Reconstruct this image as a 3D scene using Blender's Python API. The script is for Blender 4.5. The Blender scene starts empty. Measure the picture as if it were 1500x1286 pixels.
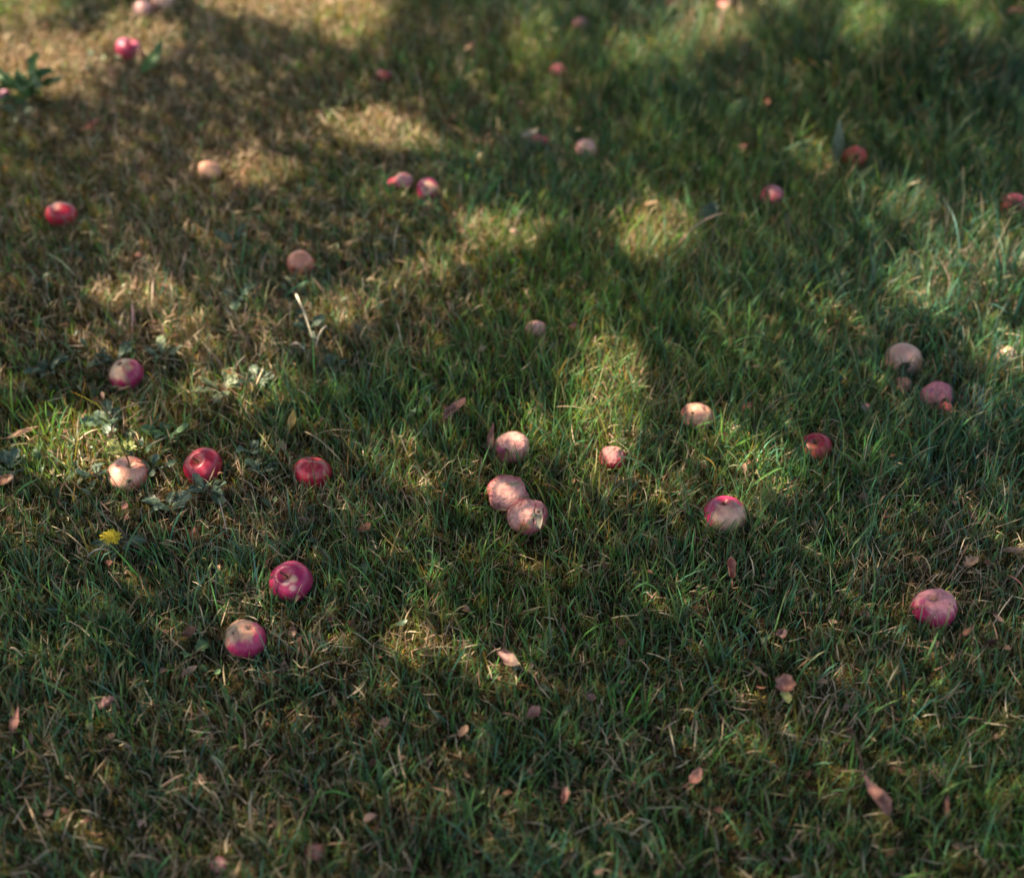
import bpy, math
import numpy as np
R = math.radians
C = bpy.context.scene.collection
scene = bpy.context.scene

# ------------------------------------------------------------------ camera, sky, sun, exposure
PITCH = R(40.0); CAM_H = 1.78; FPX = 2250.0
cd = bpy.data.cameras.new('camera'); cam = bpy.data.objects.new('camera', cd); C.objects.link(cam)
cam.location = (0, 0, CAM_H); cam.rotation_euler = (math.pi/2 - PITCH, 0, 0)
cd.sensor_width = 36; cd.lens = FPX/1500*36; cd.clip_start = 0.05; cd.clip_end = 2000
cd.dof.use_dof = True; cd.dof.focus_distance = 2.52; cd.dof.aperture_fstop = 1.85; cd.dof.aperture_blades = 0
scene.camera = cam

SUN_EL = R(52); SUN_AZ = R(-78)                    # azimuth from +Y (away from the camera) towards +X
SUN = np.array([math.sin(SUN_AZ)*math.cos(SUN_EL), math.cos(SUN_AZ)*math.cos(SUN_EL), math.sin(SUN_EL)])
w = bpy.data.worlds.new('World'); scene.world = w; w.use_nodes = True
nt = w.node_tree; bg = nt.nodes['Background']
sky = nt.nodes.new('ShaderNodeTexSky'); sky.sky_type = 'NISHITA'; sky.sun_disc = False
sky.sun_elevation = SUN_EL; sky.sun_rotation = SUN_AZ
nt.links.new(sky.outputs[0], bg.inputs[0]); bg.inputs[1].default_value = 0.09
ld = bpy.data.lights.new('sun', 'SUN'); ld.energy = 5.0; ld.angle = R(0.42); ld.color = (1.0, 0.93, 0.80)
lo = bpy.data.objects.new('sun', ld); C.objects.link(lo)
from mathutils import Vector, Matrix
lo.rotation_euler = Vector(SUN).to_track_quat('Z', 'Y').to_euler()
scene.view_settings.view_transform = 'Standard'; scene.view_settings.look = 'None'
scene.view_settings.exposure = 1.97; scene.view_settings.use_white_balance = True
scene.view_settings.white_balance_temperature = 8300; scene.view_settings.white_balance_tint = 12; scene.view_settings.gamma = 1.0
scene.cycles.max_bounces = 6; scene.cycles.diffuse_bounces = 3; scene.cycles.glossy_bounces = 2
scene.cycles.transmission_bounces = 4; scene.cycles.use_denoising = True

rng = np.random.default_rng(7)
RIGHT = np.array([1., 0, 0]); UP = np.array([0, math.sin(PITCH), math.cos(PITCH)])
FWD = np.array([0, math.cos(PITCH), -math.sin(PITCH)])

# ------------------------------------------------------------------ helpers
def at(px, py, z=0.0):
    d = FWD + RIGHT*((px-750)/FPX) - UP*((py-643)/FPX)
    t = (z-CAM_H)/d[2]
    return np.array([0, 0, CAM_H]) + d*t
def depth(p): return float(np.dot(np.asarray(p)-np.array([0, 0, CAM_H]), FWD))
def to_px(x, y):
    z = y*FWD[1] - CAM_H*FWD[2]
    u = x/z; v = (y*UP[1] - CAM_H*UP[2])/z
    return 750+FPX*u, 643-FPX*v

def hash3(i, j, k, s):
    n = (i.astype(np.int64)*374761393 + j.astype(np.int64)*668265263 + k.astype(np.int64)*2147483647 + s*974711) & 0xffffffff
    n = ((n ^ (n >> 13))*1274126177) & 0xffffffff
    n = n ^ (n >> 16)
    return (n & 0xffffff)/float(0xffffff)
def vnoise(x, y, z=None, s=0):
    x = np.asarray(x, float); y = np.asarray(y, float)
    z = np.zeros_like(x) if z is None else np.asarray(z, float)
    xi, yi, zi = np.floor(x), np.floor(y), np.floor(z)
    fx, fy, fz = x-xi, y-yi, z-zi
    fx, fy, fz = [f*f*(3-2*f) for f in (fx, fy, fz)]
    xi, yi, zi = xi.astype(np.int64), yi.astype(np.int64), zi.astype(np.int64)
    r = 0
    for a in (0, 1):
        for b in (0, 1):
            for c in (0, 1):
                r = r + hash3(xi+a, yi+b, zi+c, s)*(fx if a else 1-fx)*(fy if b else 1-fy)*(fz if c else 1-fz)
    return r
def fbm(x, y, z=None, s=0, o=4):
    r = 0; a = .5; t = 0
    z = np.zeros_like(np.asarray(x, float)) if z is None else z
    for k in range(o):
        r = r + a*vnoise(x*2**k, y*2**k, z*2**k, s+k*17); t += a; a *= .5
    return r/t
def sstep(a, b, x):
    t = np.clip((x-a)/(b-a), 0, 1); return t*t*(3-2*t)

def ground_h(x, y):
    x = np.asarray(x, float); y = np.asarray(y, float)
    return 0.035*(fbm(x*1.3+9, y*1.3+4, s=3, o=2)-.5) + 0.012*(vnoise(x*9, y*9, s=5)-.5)

def mesh_np(name, V, F, col=None, mat=None, smooth=True, parent=None, link=True):
    """F: list of (n,k) integer arrays"""
    me = bpy.data.meshes.new(name)
    me.vertices.add(len(V)); me.vertices.foreach_set('co', np.asarray(V, np.float32).ravel())
    loops = np.concatenate([f.ravel() for f in F]).astype(np.int32)
    tot = np.concatenate([np.full(len(f), f.shape[1]) for f in F]).astype(np.int32)
    st = np.concatenate([[0], np.cumsum(tot)[:-1]]).astype(np.int32)
    me.loops.add(len(loops)); me.loops.foreach_set('vertex_index', loops)
    me.polygons.add(len(tot)); me.polygons.foreach_set('loop_start', st); me.polygons.foreach_set('loop_total', tot)
    me.polygons.foreach_set('use_smooth', np.full(len(tot), smooth))
    me.update(calc_edges=True)
    if col is not None:
        a = me.attributes.new('tint', 'FLOAT_COLOR', 'POINT')
        c = np.ones((len(V), 4), np.float32); c[:, :3] = col
        a.data.foreach_set('color', c.ravel())
    if mat: me.materials.append(mat)
    o = bpy.data.objects.new(name, me)
    C.objects.link(o)
    if parent is not None: o.parent = parent
    return o
def tag(o, label=None, cat=None, group=None, kind=None):
    for k, v in (('label', label), ('category', cat), ('group', group), ('kind', kind)):
        if v: o[k] = v
    return o
def empty(name, loc, label, cat, group=None):
    o = bpy.data.objects.new(name, None); C.objects.link(o); o.location = [float(v) for v in loc]
    o.empty_display_size = 0.02
    return tag(o, label, cat, group)

def grid_faces(nu, nv, wrap=False):
    i = np.arange(nu-1)[:, None]; j = np.arange(nv if wrap else nv-1)[None, :]
    j2 = (j+1) % nv
    a = i*nv+j; b = i*nv+j2; c = (i+1)*nv+j2; d = (i+1)*nv+j
    return np.stack([a, b, c, d], -1).reshape(-1, 4)

def tube(pts, rad, n=8):
    pts = np.asarray(pts, float); m = len(pts); rad = np.broadcast_to(rad, (m,))
    T = np.gradient(pts, axis=0); T /= np.linalg.norm(T, axis=1)[:, None]+1e-9
    ref = np.array([0.31, 0.17, 0.93]); A = np.cross(T, ref); A /= np.linalg.norm(A, axis=1)[:, None]+1e-9
    B = np.cross(T, A); ph = np.linspace(0, 2*np.pi, n, endpoint=False)
    V = pts[:, None, :] + rad[:, None, None]*(A[:, None, :]*np.cos(ph)[None, :, None]+B[:, None, :]*np.sin(ph)[None, :, None])
    V = V.reshape(-1, 3); F = [grid_faces(m, n, True)]
    F.append(np.arange(n)[::-1][None, :]); F.append((np.arange(n)+(m-1)*n)[None, :])
    return V, F

# ------------------------------------------------------------------ materials
def mat_new(name):
    m = bpy.data.materials.new(name); m.use_nodes = True
    return m, m.node_tree, m.node_tree.nodes['Principled BSDF']
def tint_mat(name, rough=.5, spec=.5, trans=0., bump=0., bscale=400., var=0., vscale=60., coat=0., ttint=(1, 1, 1)):
    m, nt, p = mat_new(name)
    at_ = nt.nodes.new('ShaderNodeAttribute'); at_.attribute_name = 'tint'
    colout = at_.outputs['Color']
    if var > 0:
        tc = nt.nodes.new('ShaderNodeTexCoord')
        nz = nt.nodes.new('ShaderNodeTexNoise'); nz.inputs['Scale'].default_value = vscale; nz.inputs['Detail'].default_value = 5
        nt.links.new(tc.outputs['Object'], nz.inputs['Vector'])
        mr = nt.nodes.new('ShaderNodeMapRange'); mr.inputs['From Min'].default_value = .3; mr.inputs['From Max'].default_value = .7
        mr.inputs['To Min'].default_value = 1-var; mr.inputs['To Max'].default_value = 1+var
        nt.links.new(nz.outputs[0], mr.inputs[0])
        vm = nt.nodes.new('ShaderNodeVectorMath'); vm.operation = 'SCALE'
        nt.links.new(colout, vm.inputs[0]); nt.links.new(mr.outputs[0], vm.inputs['Scale']); colout = vm.outputs[0]
    nt.links.new(colout, p.inputs['Base Color'])
    p.inputs['Roughness'].default_value = rough; p.inputs['Specular IOR Level'].default_value = spec
    p.inputs['Coat Weight'].default_value = coat; p.inputs['Coat Roughness'].default_value = .25
    if bump > 0:
        tc2 = nt.nodes.new('ShaderNodeTexCoord')
        n2 = nt.nodes.new('ShaderNodeTexNoise'); n2.inputs['Scale'].default_value = bscale; n2.inputs['Detail'].default_value = 4
        nt.links.new(tc2.outputs['Object'], n2.inputs['Vector'])
        b = nt.nodes.new('ShaderNodeBump'); b.inputs['Strength'].default_value = bump; b.inputs['Distance'].default_value = .002
        nt.links.new(n2.outputs[0], b.inputs['Height']); nt.links.new(b.outputs[0], p.inputs['Normal'])
    if trans > 0:
        tr = nt.nodes.new('ShaderNodeBsdfTranslucent'); tv = nt.nodes.new('ShaderNodeVectorMath'); tv.operation = 'MULTIPLY'; tv.inputs[1].default_value = ttint
        nt.links.new(colout, tv.inputs[0]); nt.links.new(tv.outputs[0], tr.inputs['Color'])
        mx = nt.nodes.new('ShaderNodeMixShader'); mx.inputs[0].default_value = trans
        nt.links.new(p.outputs[0], mx.inputs[1]); nt.links.new(tr.outputs[0], mx.inputs[2])
        nt.links.new(mx.outputs[0], nt.nodes['Material Output'].inputs[0])
    return m
M_grass = tint_mat('grass_blade', rough=.45, spec=.42, trans=.38, ttint=(1.9, 1.25, .55))
M_dry = tint_mat('dry_grass_blade', rough=.65, spec=.3, trans=.3)
M_moss = tint_mat('moss', rough=.8, spec=.15, trans=.3)
M_fresh = tint_mat('apple_skin', rough=.36, spec=.45, bump=.12, bscale=500, var=.08, vscale=160, coat=.12)
M_rot = tint_mat('withered_apple_skin', rough=.8, spec=.12, bump=.6, bscale=420, var=.16, vscale=120)
M_leafdry = tint_mat('dry_leaf', rough=.7, spec=.3, trans=.25, bump=.3, bscale=500, var=.15, vscale=140)
M_weed = tint_mat('weed_leaf', rough=.42, spec=.5, trans=.25, bump=.2, bscale=400, var=.12, vscale=120)
M_wood = tint_mat('stalk', rough=.8, spec=.2, bump=.3, bscale=700, var=.2, vscale=200)
M_petal = tint_mat('petal', rough=.7, spec=.15, trans=.12)
M_crown = tint_mat('crown_leaf', rough=.45, spec=.4, trans=.12)

# ------------------------------------------------------------------ lawn variation in ground coordinates, sun patches partly put into the colour
def blobs(x, y, lst, base=0.):
    px, py = to_px(x, y); r = np.full(np.shape(x), base, float)
    for (cx, cy, rx, ry, v) in lst:
        r += v*np.exp(-(((px-cx)/rx)**2+((py-cy)/ry)**2)*.9)
    return r
DRY_SUNLIT = [(230,420,300,140,.55), (120,160,260,130,.5), (60,95,110,50,.4), (430,15,150,30,.3), (560,190,80,30,.3), (310,250,120,50,.3), (130,665,60,40,.25), (400,60,320,90,.25), (560,200,110,50,.3), (150,1160,300,150,.2),
       (615,952,45,32,.6), (1210,1070,130,70,.4), (1240,480,90,40,.25), (320,760,200,70,.4), (980,350,70,40,.3),
       (600,1180,250,80,.05), (1420,850,120,50,.3), (930,540,60,60,.1), (1150,500,500,180,-.22), (1300,1180,260,140,-.2),
       (80,880,120,70,-.1), (1050,860,260,90,-.12), (600,560,170,120,-.05), (1400,60,150,120,-.2), (1060,60,120,60,.25),
       (560,470,90,40,.3), (700,340,80,50,.2), (915,585,45,55,.35), (1400,430,80,60,.3), (1485,400,50,60,.3)]  # last blobs: paler grass put in to brighten the sun patches
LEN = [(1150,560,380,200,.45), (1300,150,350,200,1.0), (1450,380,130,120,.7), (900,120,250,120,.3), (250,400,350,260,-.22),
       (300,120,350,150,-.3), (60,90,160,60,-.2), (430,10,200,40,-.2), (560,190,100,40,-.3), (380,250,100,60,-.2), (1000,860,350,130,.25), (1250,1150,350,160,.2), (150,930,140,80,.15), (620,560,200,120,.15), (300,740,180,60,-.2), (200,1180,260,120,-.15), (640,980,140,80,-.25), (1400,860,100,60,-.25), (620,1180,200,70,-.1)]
GREENP = np.array([.95,1.68,1.85])*np.array([[.050,.098,.036], [.062,.125,.052], [.042,.085,.045], [.085,.140,.040], [.075,.120,.075], [.110,.150,.045]])
OLIVEP = np.array([[.125,.145,.060], [.155,.155,.072], [.100,.125,.055], [.170,.155,.080]])
DRYP = 1.25*np.array([[.32,.25,.165], [.40,.315,.22], [.25,.17,.12], [.46,.38,.28], [.19,.105,.075], [.32,.205,.155]])
def dry_sunlit(x, y):
    return np.clip(blobs(x, y, DRY_SUNLIT, .185) + .55*(fbm(x*5, y*5, s=31, o=3)-.5), 0, 1)
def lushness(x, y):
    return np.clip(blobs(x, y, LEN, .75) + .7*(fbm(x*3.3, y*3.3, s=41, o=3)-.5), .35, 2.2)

# ------------------------------------------------------------------ ground: one sheet to the horizon
def axis_grid(lo, hi, step, far):
    c = np.arange(lo, hi+1e-6, step); e = np.array([.4, 1, 2, 4, 8, 16, 32, 64, 128, 256, far])
    return np.concatenate([lo-e[::-1], c, hi+e])
gx = axis_grid(-3.2, 3.2, .025, 600); gy = axis_grid(.2, 6.5, .025, 600)
X, Y = np.meshgrid(gx, gy, indexing='ij')
fade = np.exp(-np.maximum(0, np.hypot(X, Y-3)-6)/4)
gv = np.stack([X, Y, ground_h(X, Y)*fade + .004*(vnoise(X*60, Y*60, s=77)-.5)*fade], -1).reshape(-1, 3)
m, nt, p = mat_new('soil')
tc = nt.nodes.new('ShaderNodeTexCoord')
n1 = nt.nodes.new('ShaderNodeTexNoise'); n1.inputs['Scale'].default_value = 45; n1.inputs['Detail'].default_value = 9; n1.inputs['Roughness'].default_value = .7
n2 = nt.nodes.new('ShaderNodeTexNoise'); n2.inputs['Scale'].default_value = 2.2; n2.inputs['Detail'].default_value = 4
r1 = nt.nodes.new('ShaderNodeValToRGB'); r2 = nt.nodes.new('ShaderNodeValToRGB'); mx = nt.nodes.new('ShaderNodeMix'); mx.data_type = 'RGBA'
e = r1.color_ramp.elements; e[0].position = .33; e[0].color = (.016, .008, .005, 1); e[1].position = .7; e[1].color = (.060, .032, .020, 1)
e = r2.color_ramp.elements; e[0].position = .35; e[0].color = (.022, .028, .010, 1); e[1].position = .7; e[1].color = (.055, .048, .018, 1)
for n in (n1, n2): nt.links.new(tc.outputs['Object'], n.inputs['Vector'])
nt.links.new(n1.outputs[0], r1.inputs[0]); nt.links.new(n1.outputs[0], r2.inputs[0])
mr = nt.nodes.new('ShaderNodeMapRange'); mr.inputs['From Min'].default_value = .4; mr.inputs['From Max'].default_value = .6
nt.links.new(n2.outputs[0], mr.inputs[0]); nt.links.new(mr.outputs[0], mx.inputs[0])
nt.links.new(r1.outputs[0], mx.inputs[6]); nt.links.new(r2.outputs[0], mx.inputs[7]); nt.links.new(mx.outputs[2], p.inputs['Base Color'])
b = nt.nodes.new('ShaderNodeBump'); b.inputs['Distance'].default_value = .01; nt.links.new(n1.outputs[0], b.inputs['Height']); nt.links.new(b.outputs[0], p.inputs['Normal'])
p.inputs['Roughness'].default_value = .95; p.inputs['Specular IOR Level'].default_value = .1
tag(mesh_np('ground', gv, [grid_faces(len(gx), len(gy))[:, ::-1]], mat=m), 'dark earth and thatch under the lawn', 'ground', kind='structure')

# ------------------------------------------------------------------ apples
def cdir(u, v, front=True):
    n = math.sqrt(max(0, 1-u*u-v*v)); d = u*RIGHT + v*UP - (n if front else -n)*FWD
    return d/np.linalg.norm(d)
CRIM = (.42,.012,.045); RED = (.47,.02,.05); MAG = (.46,.025,.11); PINK = (.58,.13,.17); PALE = (.60,.38,.22)
PEACH = (.60,.32,.20); TAN = (.50,.29,.19); MAUVE = (.46,.11,.12); ORANGE = (.62,.19,.10); YEL = (.66,.50,.26); BROWN = (.20,.10,.06)
BODIES = []          # (centre, radii) that grass leans away from
FLATS = []           # (centre, radius) of things lying on the grass

def apple(px, py, wd, ht, label, red=CRIM, pale=PALE, blush=(0, .5), cover=.9, soft=.35, axis=(-.2, .6), axf=True, rot=0.,
          stem=True, dents=(), squash=.86, streak=.25, name='apple', cat='apple', group='fallen apples on the lawn', lump=.04, patch=(), bury=.015):
    seed = int(px*7+py*13)
    g0 = at(px, py); gz = float(ground_h(g0[0], g0[1]))
    d = depth(at(px, py, .03)); rad = wd/2*d/FPX
    bury = min(bury, rad*.4); hc = gz + rad*squash*.93 + .004 - bury
    cyp = py - ht/2 + wd/2*(.64*.95+.36*squash)*.97
    cpos = at(px, cyp, hc)
    big = wd > 34; nt_, nf = (84, 120) if big else (48, 64)
    th = np.linspace(0, np.pi, nt_)[:, None]*np.ones((1, nf)); ph = np.ones((nt_, 1))*np.linspace(0, 2*np.pi, nf, endpoint=False)[None, :]
    st, ct = np.sin(th), np.cos(th)
    rho = st*(1+.07*ct); z = ct*.90
    z = z - np.where(ct > 0, .36*np.exp(-(st/.30)**2), 0) + np.where(ct < 0, (.20-.12*min(rot, 1))*np.exp(-(st/.24)**2), 0)
    lob = 1+.028*np.cos(5*ph+seed)*np.clip(.35-ct, 0, 1)+.02*np.cos(2*ph+seed*.7)+.012*np.cos(3*ph+seed)
    P = np.stack([rho*lob*np.cos(ph), rho*lob*np.sin(ph), z], -1).reshape(-1, 3)
    ax = Vector(cdir(axis[0], axis[1], axf)); q = ax.to_track_quat('Z', 'Y'); Mq = np.array(q.to_matrix())
    P = P @ Mq.T
    N = P/np.linalg.norm(P, axis=1)[:, None]
    lum = lump+.10*rot
    P = P*(1+lum*2*(fbm(N[:, 0]*1.6+seed, N[:, 1]*1.6, N[:, 2]*1.6, s=seed, o=2)-.5))[:, None]
    if rot > 0:   # wrinkles of the withering skin
        wv = np.abs(fbm(N[:, 0]*5+seed, N[:, 1]*5, N[:, 2]*5, s=seed+3, o=3)-.5)*2
        P = P*(1+rot*(.075*(wv-.25)+.018*(vnoise(N[:, 0]*22, N[:, 1]*22, N[:, 2]*22, s=seed)-.5)))[:, None]
    P[:, 2] *= squash/.9
    if rot > 0: P[:, 2] = np.where(P[:, 2] < 0, P[:, 2]*(1-.25*rot), P[:, 2])
    # colour of the skin
    bd = cdir(blush[0], blush[1]); nlow = fbm(N[:, 0]*2.2+seed, N[:, 1]*2.2, N[:, 2]*2.2, s=seed+9, o=4)-.5
    phv = ph.reshape(-1); thv = th.reshape(-1)
    strk = fbm(np.cos(phv)*9, np.sin(phv)*9, thv*1.2, s=seed+5, o=4)-.5
    strk2 = vnoise(np.cos(phv)*26, np.sin(phv)*26, thv*2.0, s=seed+6)-.5
    b_ = 1 - sstep(cover-soft, cover+soft, (N@bd) + 1.1*nlow + streak*2.2*strk + streak*.8*strk2)
    red = np.array(red); pale = np.array(pale)
    col = pale[None, :]*(1-b_)[:, None]+red[None, :]*b_[:, None]
    col = col*(1+.5*streak*(strk+strk2*.6))[:, None]
    mot = fbm(N[:, 0]*7, N[:, 1]*7, N[:, 2]*7, s=seed+2, o=3)-.5
    col = col*(1+(.25+.3*rot)*mot)[:, None]
    if rot > 0:
        k = sstep(.58, .72, fbm(N[:, 0]*9+3, N[:, 1]*9, N[:, 2]*9, s=seed+21, o=3))*.5*rot
        col = col*(1-k)[:, None]+np.array(red)[None, :]*.75*k[:, None]
    if rot > .3:
        k = sstep(.45, .75, fbm(N[:, 0]*4+7, N[:, 1]*4, N[:, 2]*4, s=seed+33, o=4))*.45
        col = col*(1-k)[:, None]+np.array((.56, .21, .19))[None, :]*k[:, None]
        k = sstep(.72, .82, fbm(N[:, 0]*11, N[:, 1]*11, N[:, 2]*11, s=seed+35, o=2))*.6
        col = col*(1-k)[:, None]+np.array((.18, .07, .05))[None, :]*k[:, None]
    lent = sstep(.80, .9, vnoise(N[:, 0]*24, N[:, 1]*24, N[:, 2]*24, s=seed+55))*.22*(1-rot)
    col = col*(1-lent)[:, None]+np.array(YEL)[None, :]*lent[:, None]
    gs = st.reshape(-1); cc = ct.reshape(-1)
    k = np.where(cc > 0, np.exp(-(gs/.20)**2), 0)*.75           # russet in the stem cavity
    col = col*(1-k)[:, None]+np.array((.20,.15,.06))[None, :]*k[:, None]
    k = np.where(cc < 0, np.exp(-(gs/(.13 if rot < .4 else .07))**2), 0)*.8
    col = col*(1-k)[:, None]+np.array((.035,.022,.015))[None, :]*k[:, None]
    for (u, v, r_, c_) in patch:                                 # coloured marks on the skin
        dd = np.linalg.norm(N-cdir(u, v), axis=1)+.18*nlow
        k = 1-sstep(r_*.55, r_*1.15, dd); col = col*(1-k)[:, None]+np.array(c_)[None, :]*k[:, None]
    for (u, v, ru, rv, ang, dep, c_) in dents:                  # bites, worm holes and cracks
        dv = N-cdir(u, v); a = R(ang)
        e1 = RIGHT*math.cos(a)+UP*math.sin(a); e2 = -RIGHT*math.sin(a)+UP*math.cos(a)
        q1 = (dv@e1)/ru; q2 = (dv@e2)/rv; q3 = np.where(N@cdir(u, v) > 0, 0, 9)
        rr = np.sqrt(q1*q1+q2*q2+q3)+.35*(vnoise(N[:, 0]*14, N[:, 1]*14, N[:, 2]*14, s=seed+8)-.5)
        k = 1-sstep(.55, 1.05, rr)
        P = P*(1-dep*k)[:, None]; k2 = 1-sstep(.75, 1.1, rr)
        if c_ is not None: col = col*(1-k2)[:, None]+np.array(c_)[None, :]*k2[:, None]
    P = P*rad; col = col*(1+.26*(1-b_))[:, None] if rot > .3 else col; col = col*(np.array([1.05, .95, 1.08]) if rot > .3 else np.array([.95, .88, .95]))
    root = empty(name, cpos, label, cat, group)
    mesh_np('skin', P, [grid_faces(nt_, nf, True)], np.clip(col, .004, .85), M_rot if rot > .3 else M_fresh, parent=root)
    A = np.array(ax); A = A*np.array([1, 1, squash/.9])
    if stem:
        L = rad*(.50 if stem is True else stem); side = np.cross(A, [.3, .9, .2]); side /= np.linalg.norm(side)
        t = np.linspace(0, 1, 7)[:, None]
        pts = A*rad*.50 + A*L*t + side*L*.35*t*t
        V, F = tube(pts, rad*np.array([.05, .04, .035, .035, .035, .045, .06]), 7)
        mesh_np('stem', V, F, np.full((len(V), 3), (.10, .055, .03)), M_wood, parent=root)
    if wd > 30:
        V = []; F = []; n = 0
        for i in range(5):                                       # the five dried sepals
            a = i*2*math.pi/5+seed; o1 = Vector(ax).orthogonal().normalized(); o2 = Vector(ax).cross(o1)
            dr = np.array(o1)*math.cos(a)+np.array(o2)*math.sin(a); sd = np.cross(dr, np.array(ax))
            b0 = -A*rad*.66+dr*rad*.05; V += [b0-sd*rad*.05, b0+sd*rad*.05, b0+dr*rad*.10-A*rad*.08+sd*rad*.03, b0+dr*rad*.07-A*rad*.17, b0+dr*rad*.10-A*rad*.08-sd*rad*.03]
            F.append([n, n+1, n+2, n+3, n+4]); n += 5
        mesh_np('calyx', np.array(V), [np.array(F)], np.full((len(V), 3), (.07, .045, .03)), M_wood, smooth=False, parent=root)
    BODIES.append((cpos, rad*1.0, squash))
    return root, cpos, rad

HOLE = (.05, .022, .018)
def FRAG(px, py, wd, ht, label, **k):
    k.setdefault('rot', .9); k.setdefault('stem', False); k.setdefault('lump', .09)
    return apple(px, py, wd, ht, label, name='apple_fragment', cat='apple piece', group='rotted apple pieces in the grass', **k)

# foreground and middle
apple(360,938,62,60,'apple with rough tan shoulder and magenta cheek, lowest apple on the left', MAG, TAN, (-.45,.75), .35, .25, axis=(-.3,-.75), axf=False, rot=.25, stem=False, patch=[(-.35,.62,.10,BROWN), (-.55,-.62,.16,MAUVE)], dents=[(-.52,.42,.06,.05,0,.05,HOLE)])
apple(427,850,64,52,'crimson apple with a pale heart-shaped blotch below its stalk', MAG, (.72,.46,.34), (0,0), 2.2, .3, axis=(-.25,.55), squash=.82, patch=[(.22,.28,.26,(.62,.38,.27)), (-.12,.10,.24,(.66,.34,.32)), (.15,-.15,.2,(.70,.36,.32))])
apple(298,685,58,54,'round deep crimson apple with short dark stalk, in the middle of a row of three', CRIM, PINK, (.3,.2), 1.15, .6, axis=(-.32,.50), squash=.90, streak=.35, stem=.42)
apple(458,691,56,46,'red apple with thin yellow streaks, right end of a row of three', RED, (.58,.20,.13), (.25,.72), .95, .3, axis=(.1,.98), squash=.84, streak=.6, stem=.2)
apple(188,691,60,44,'pale peach apple with upright dark stalk and a worm hole, beside a weed in sun', (.62,.17,.12), (.74,.38,.27), (-.35,.35), .35, .45, axis=(.22,.78), squash=.82, rot=.2, stem=.75, dents=[(.28,-.28,.13,.11,20,.14,(.12,.02,.01)), (-.35,.55,.14,.05,20,.04,MAUVE)])
apple(185,548,52,46,'apple cream on its upper side and magenta below, by the rosettes on the left', MAG, (.62,.40,.24), (-.45,.5), .60, .35, axis=(.30,-.75), axf=False, squash=.9, stem=False, patch=[(.28,.58,.10,(.25,.06,.08))])
apple(750,653,54,42,'dull pink apple with a dark scar, alone just above the touching pair', MAUVE, (.55,.32,.245), (.15,.6), .40, .4, axis=(-.4,-.5), rot=.6, stem=False, squash=.86, dents=[(-.35,-.12,.10,.16,30,.10,HOLE), (-.30,-.05,.05,.04,0,.0,YEL)], patch=[(-.65,-.2,.30,(.42,.10,.15))])
apple(743,724,62,50,'shrivelled tan pink apple, the upper one of a touching pair', MAUVE, (.55,.33,.245), (.1,.2), .45, .5, axis=(.5,.6), axf=False, rot=1., stem=False, squash=.86)
apple(772,757,60,53,'shrivelled split apple with an orange bruise, the lower one of a touching pair', MAUVE, (.55,.32,.245), (-.3,.3), .40, .45, axis=(.4,-.8), axf=False, rot=1., stem=False, squash=.88, dents=[(.35,.1,.035,.62,-8,.07,(.14,.05,.04)), (.72,.15,.05,.40,-16,.06,(.16,.06,.05)), (.62,.30,.12,.06,-30,.06,(.2,.08,.06))], patch=[(-.18,-.45,.34,(.66,.24,.13)), (.52,.0,.16,(.55,.36,.26))])
apple(898,673,40,38,'small apple with dusty pink top and red underside, beside the brightest sunlit tuft', (.45,.03,.05), (.54,.26,.22), (-.1,.8), .42, .15, axis=(.2,.9), axf=False, rot=.7, stem=False, squash=.9)
apple(1062,752,62,50,'apple magenta on top with a large cream yellow cheek, right of the middle', MAG, (.68,.40,.28), (.35,-.35), .42, .28, axis=(-.1,.9), squash=.84, stem=.2, rot=.1, streak=.15)
apple(1195,653,47,36,'small shiny red apple with a pale stalk, between two longer-grass clumps on the right', RED, ORANGE, (-.5,-.5), .65, .4, axis=(-.18,.62), squash=.82, stem=.4, streak=.4)
apple(1022,608,50,38,'flattened tan apple with one black hole, right of the brightest sunlit tuft', MAUVE, (.55,.33,.21), (.4,.5), .0, .5, axis=(-.5,-.6), axf=False, rot=.5, stem=False, squash=.78, dents=[(-.42,.30,.10,.075,20,.16,HOLE), (.75,-.2,.12,.2,0,.08,(.58,.34,.14))])
apple(1323,524,56,42,'smooth peach coloured apple with a bite out of its front, above a mauve one', PINK, (.64,.38,.29), (.15,.55), -.15, .5, axis=(.3,.8), axf=False, rot=.15, stem=False, squash=.84, dents=[(-.12,-.42,.34,.26,20,.35,(.10,.05,.03)), (.45,-.1,.02,.4,4,.02,(.5,.25,.15))])
_m = apple(1372,580,50,42,'mauve pink rotting apple with torn front and a dangling scrap, on the right', (.42,.09,.17), (.48,.18,.18), (0,.1), .25, .5, axis=(-.5,.6), axf=False, rot=.8, stem=False, squash=.84, dents=[(.30,-.35,.34,.24,25,.25,(.16,.09,.05)), (-.35,-.5,.25,.08,25,.06,(.09,.04,.06))], patch=[(-.55,.4,.22,(.32,.10,.18))])
apple(1369,890,66,54,'dusty pink apple with a dark crack and two pinholes, lowest apple on the right', (.46,.03,.10), (.48,.22,.21), (.1,.85), .30, .35, axis=(-.2,.85), rot=.45, stem=False, squash=.84, streak=.4, dents=[(.68,.10,.035,.20,25,.10,(.05,.01,.01)), (.46,.36,.035,.05,20,.10,HOLE), (-.02,.80,.045,.045,0,.10,HOLE), (-.25,.62,.30,.035,8,.03,(.28,.08,.14))], patch=[(-.45,.45,.25,(.42,.17,.16)), (-.72,.45,.22,(.45,.10,.16))])
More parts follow.
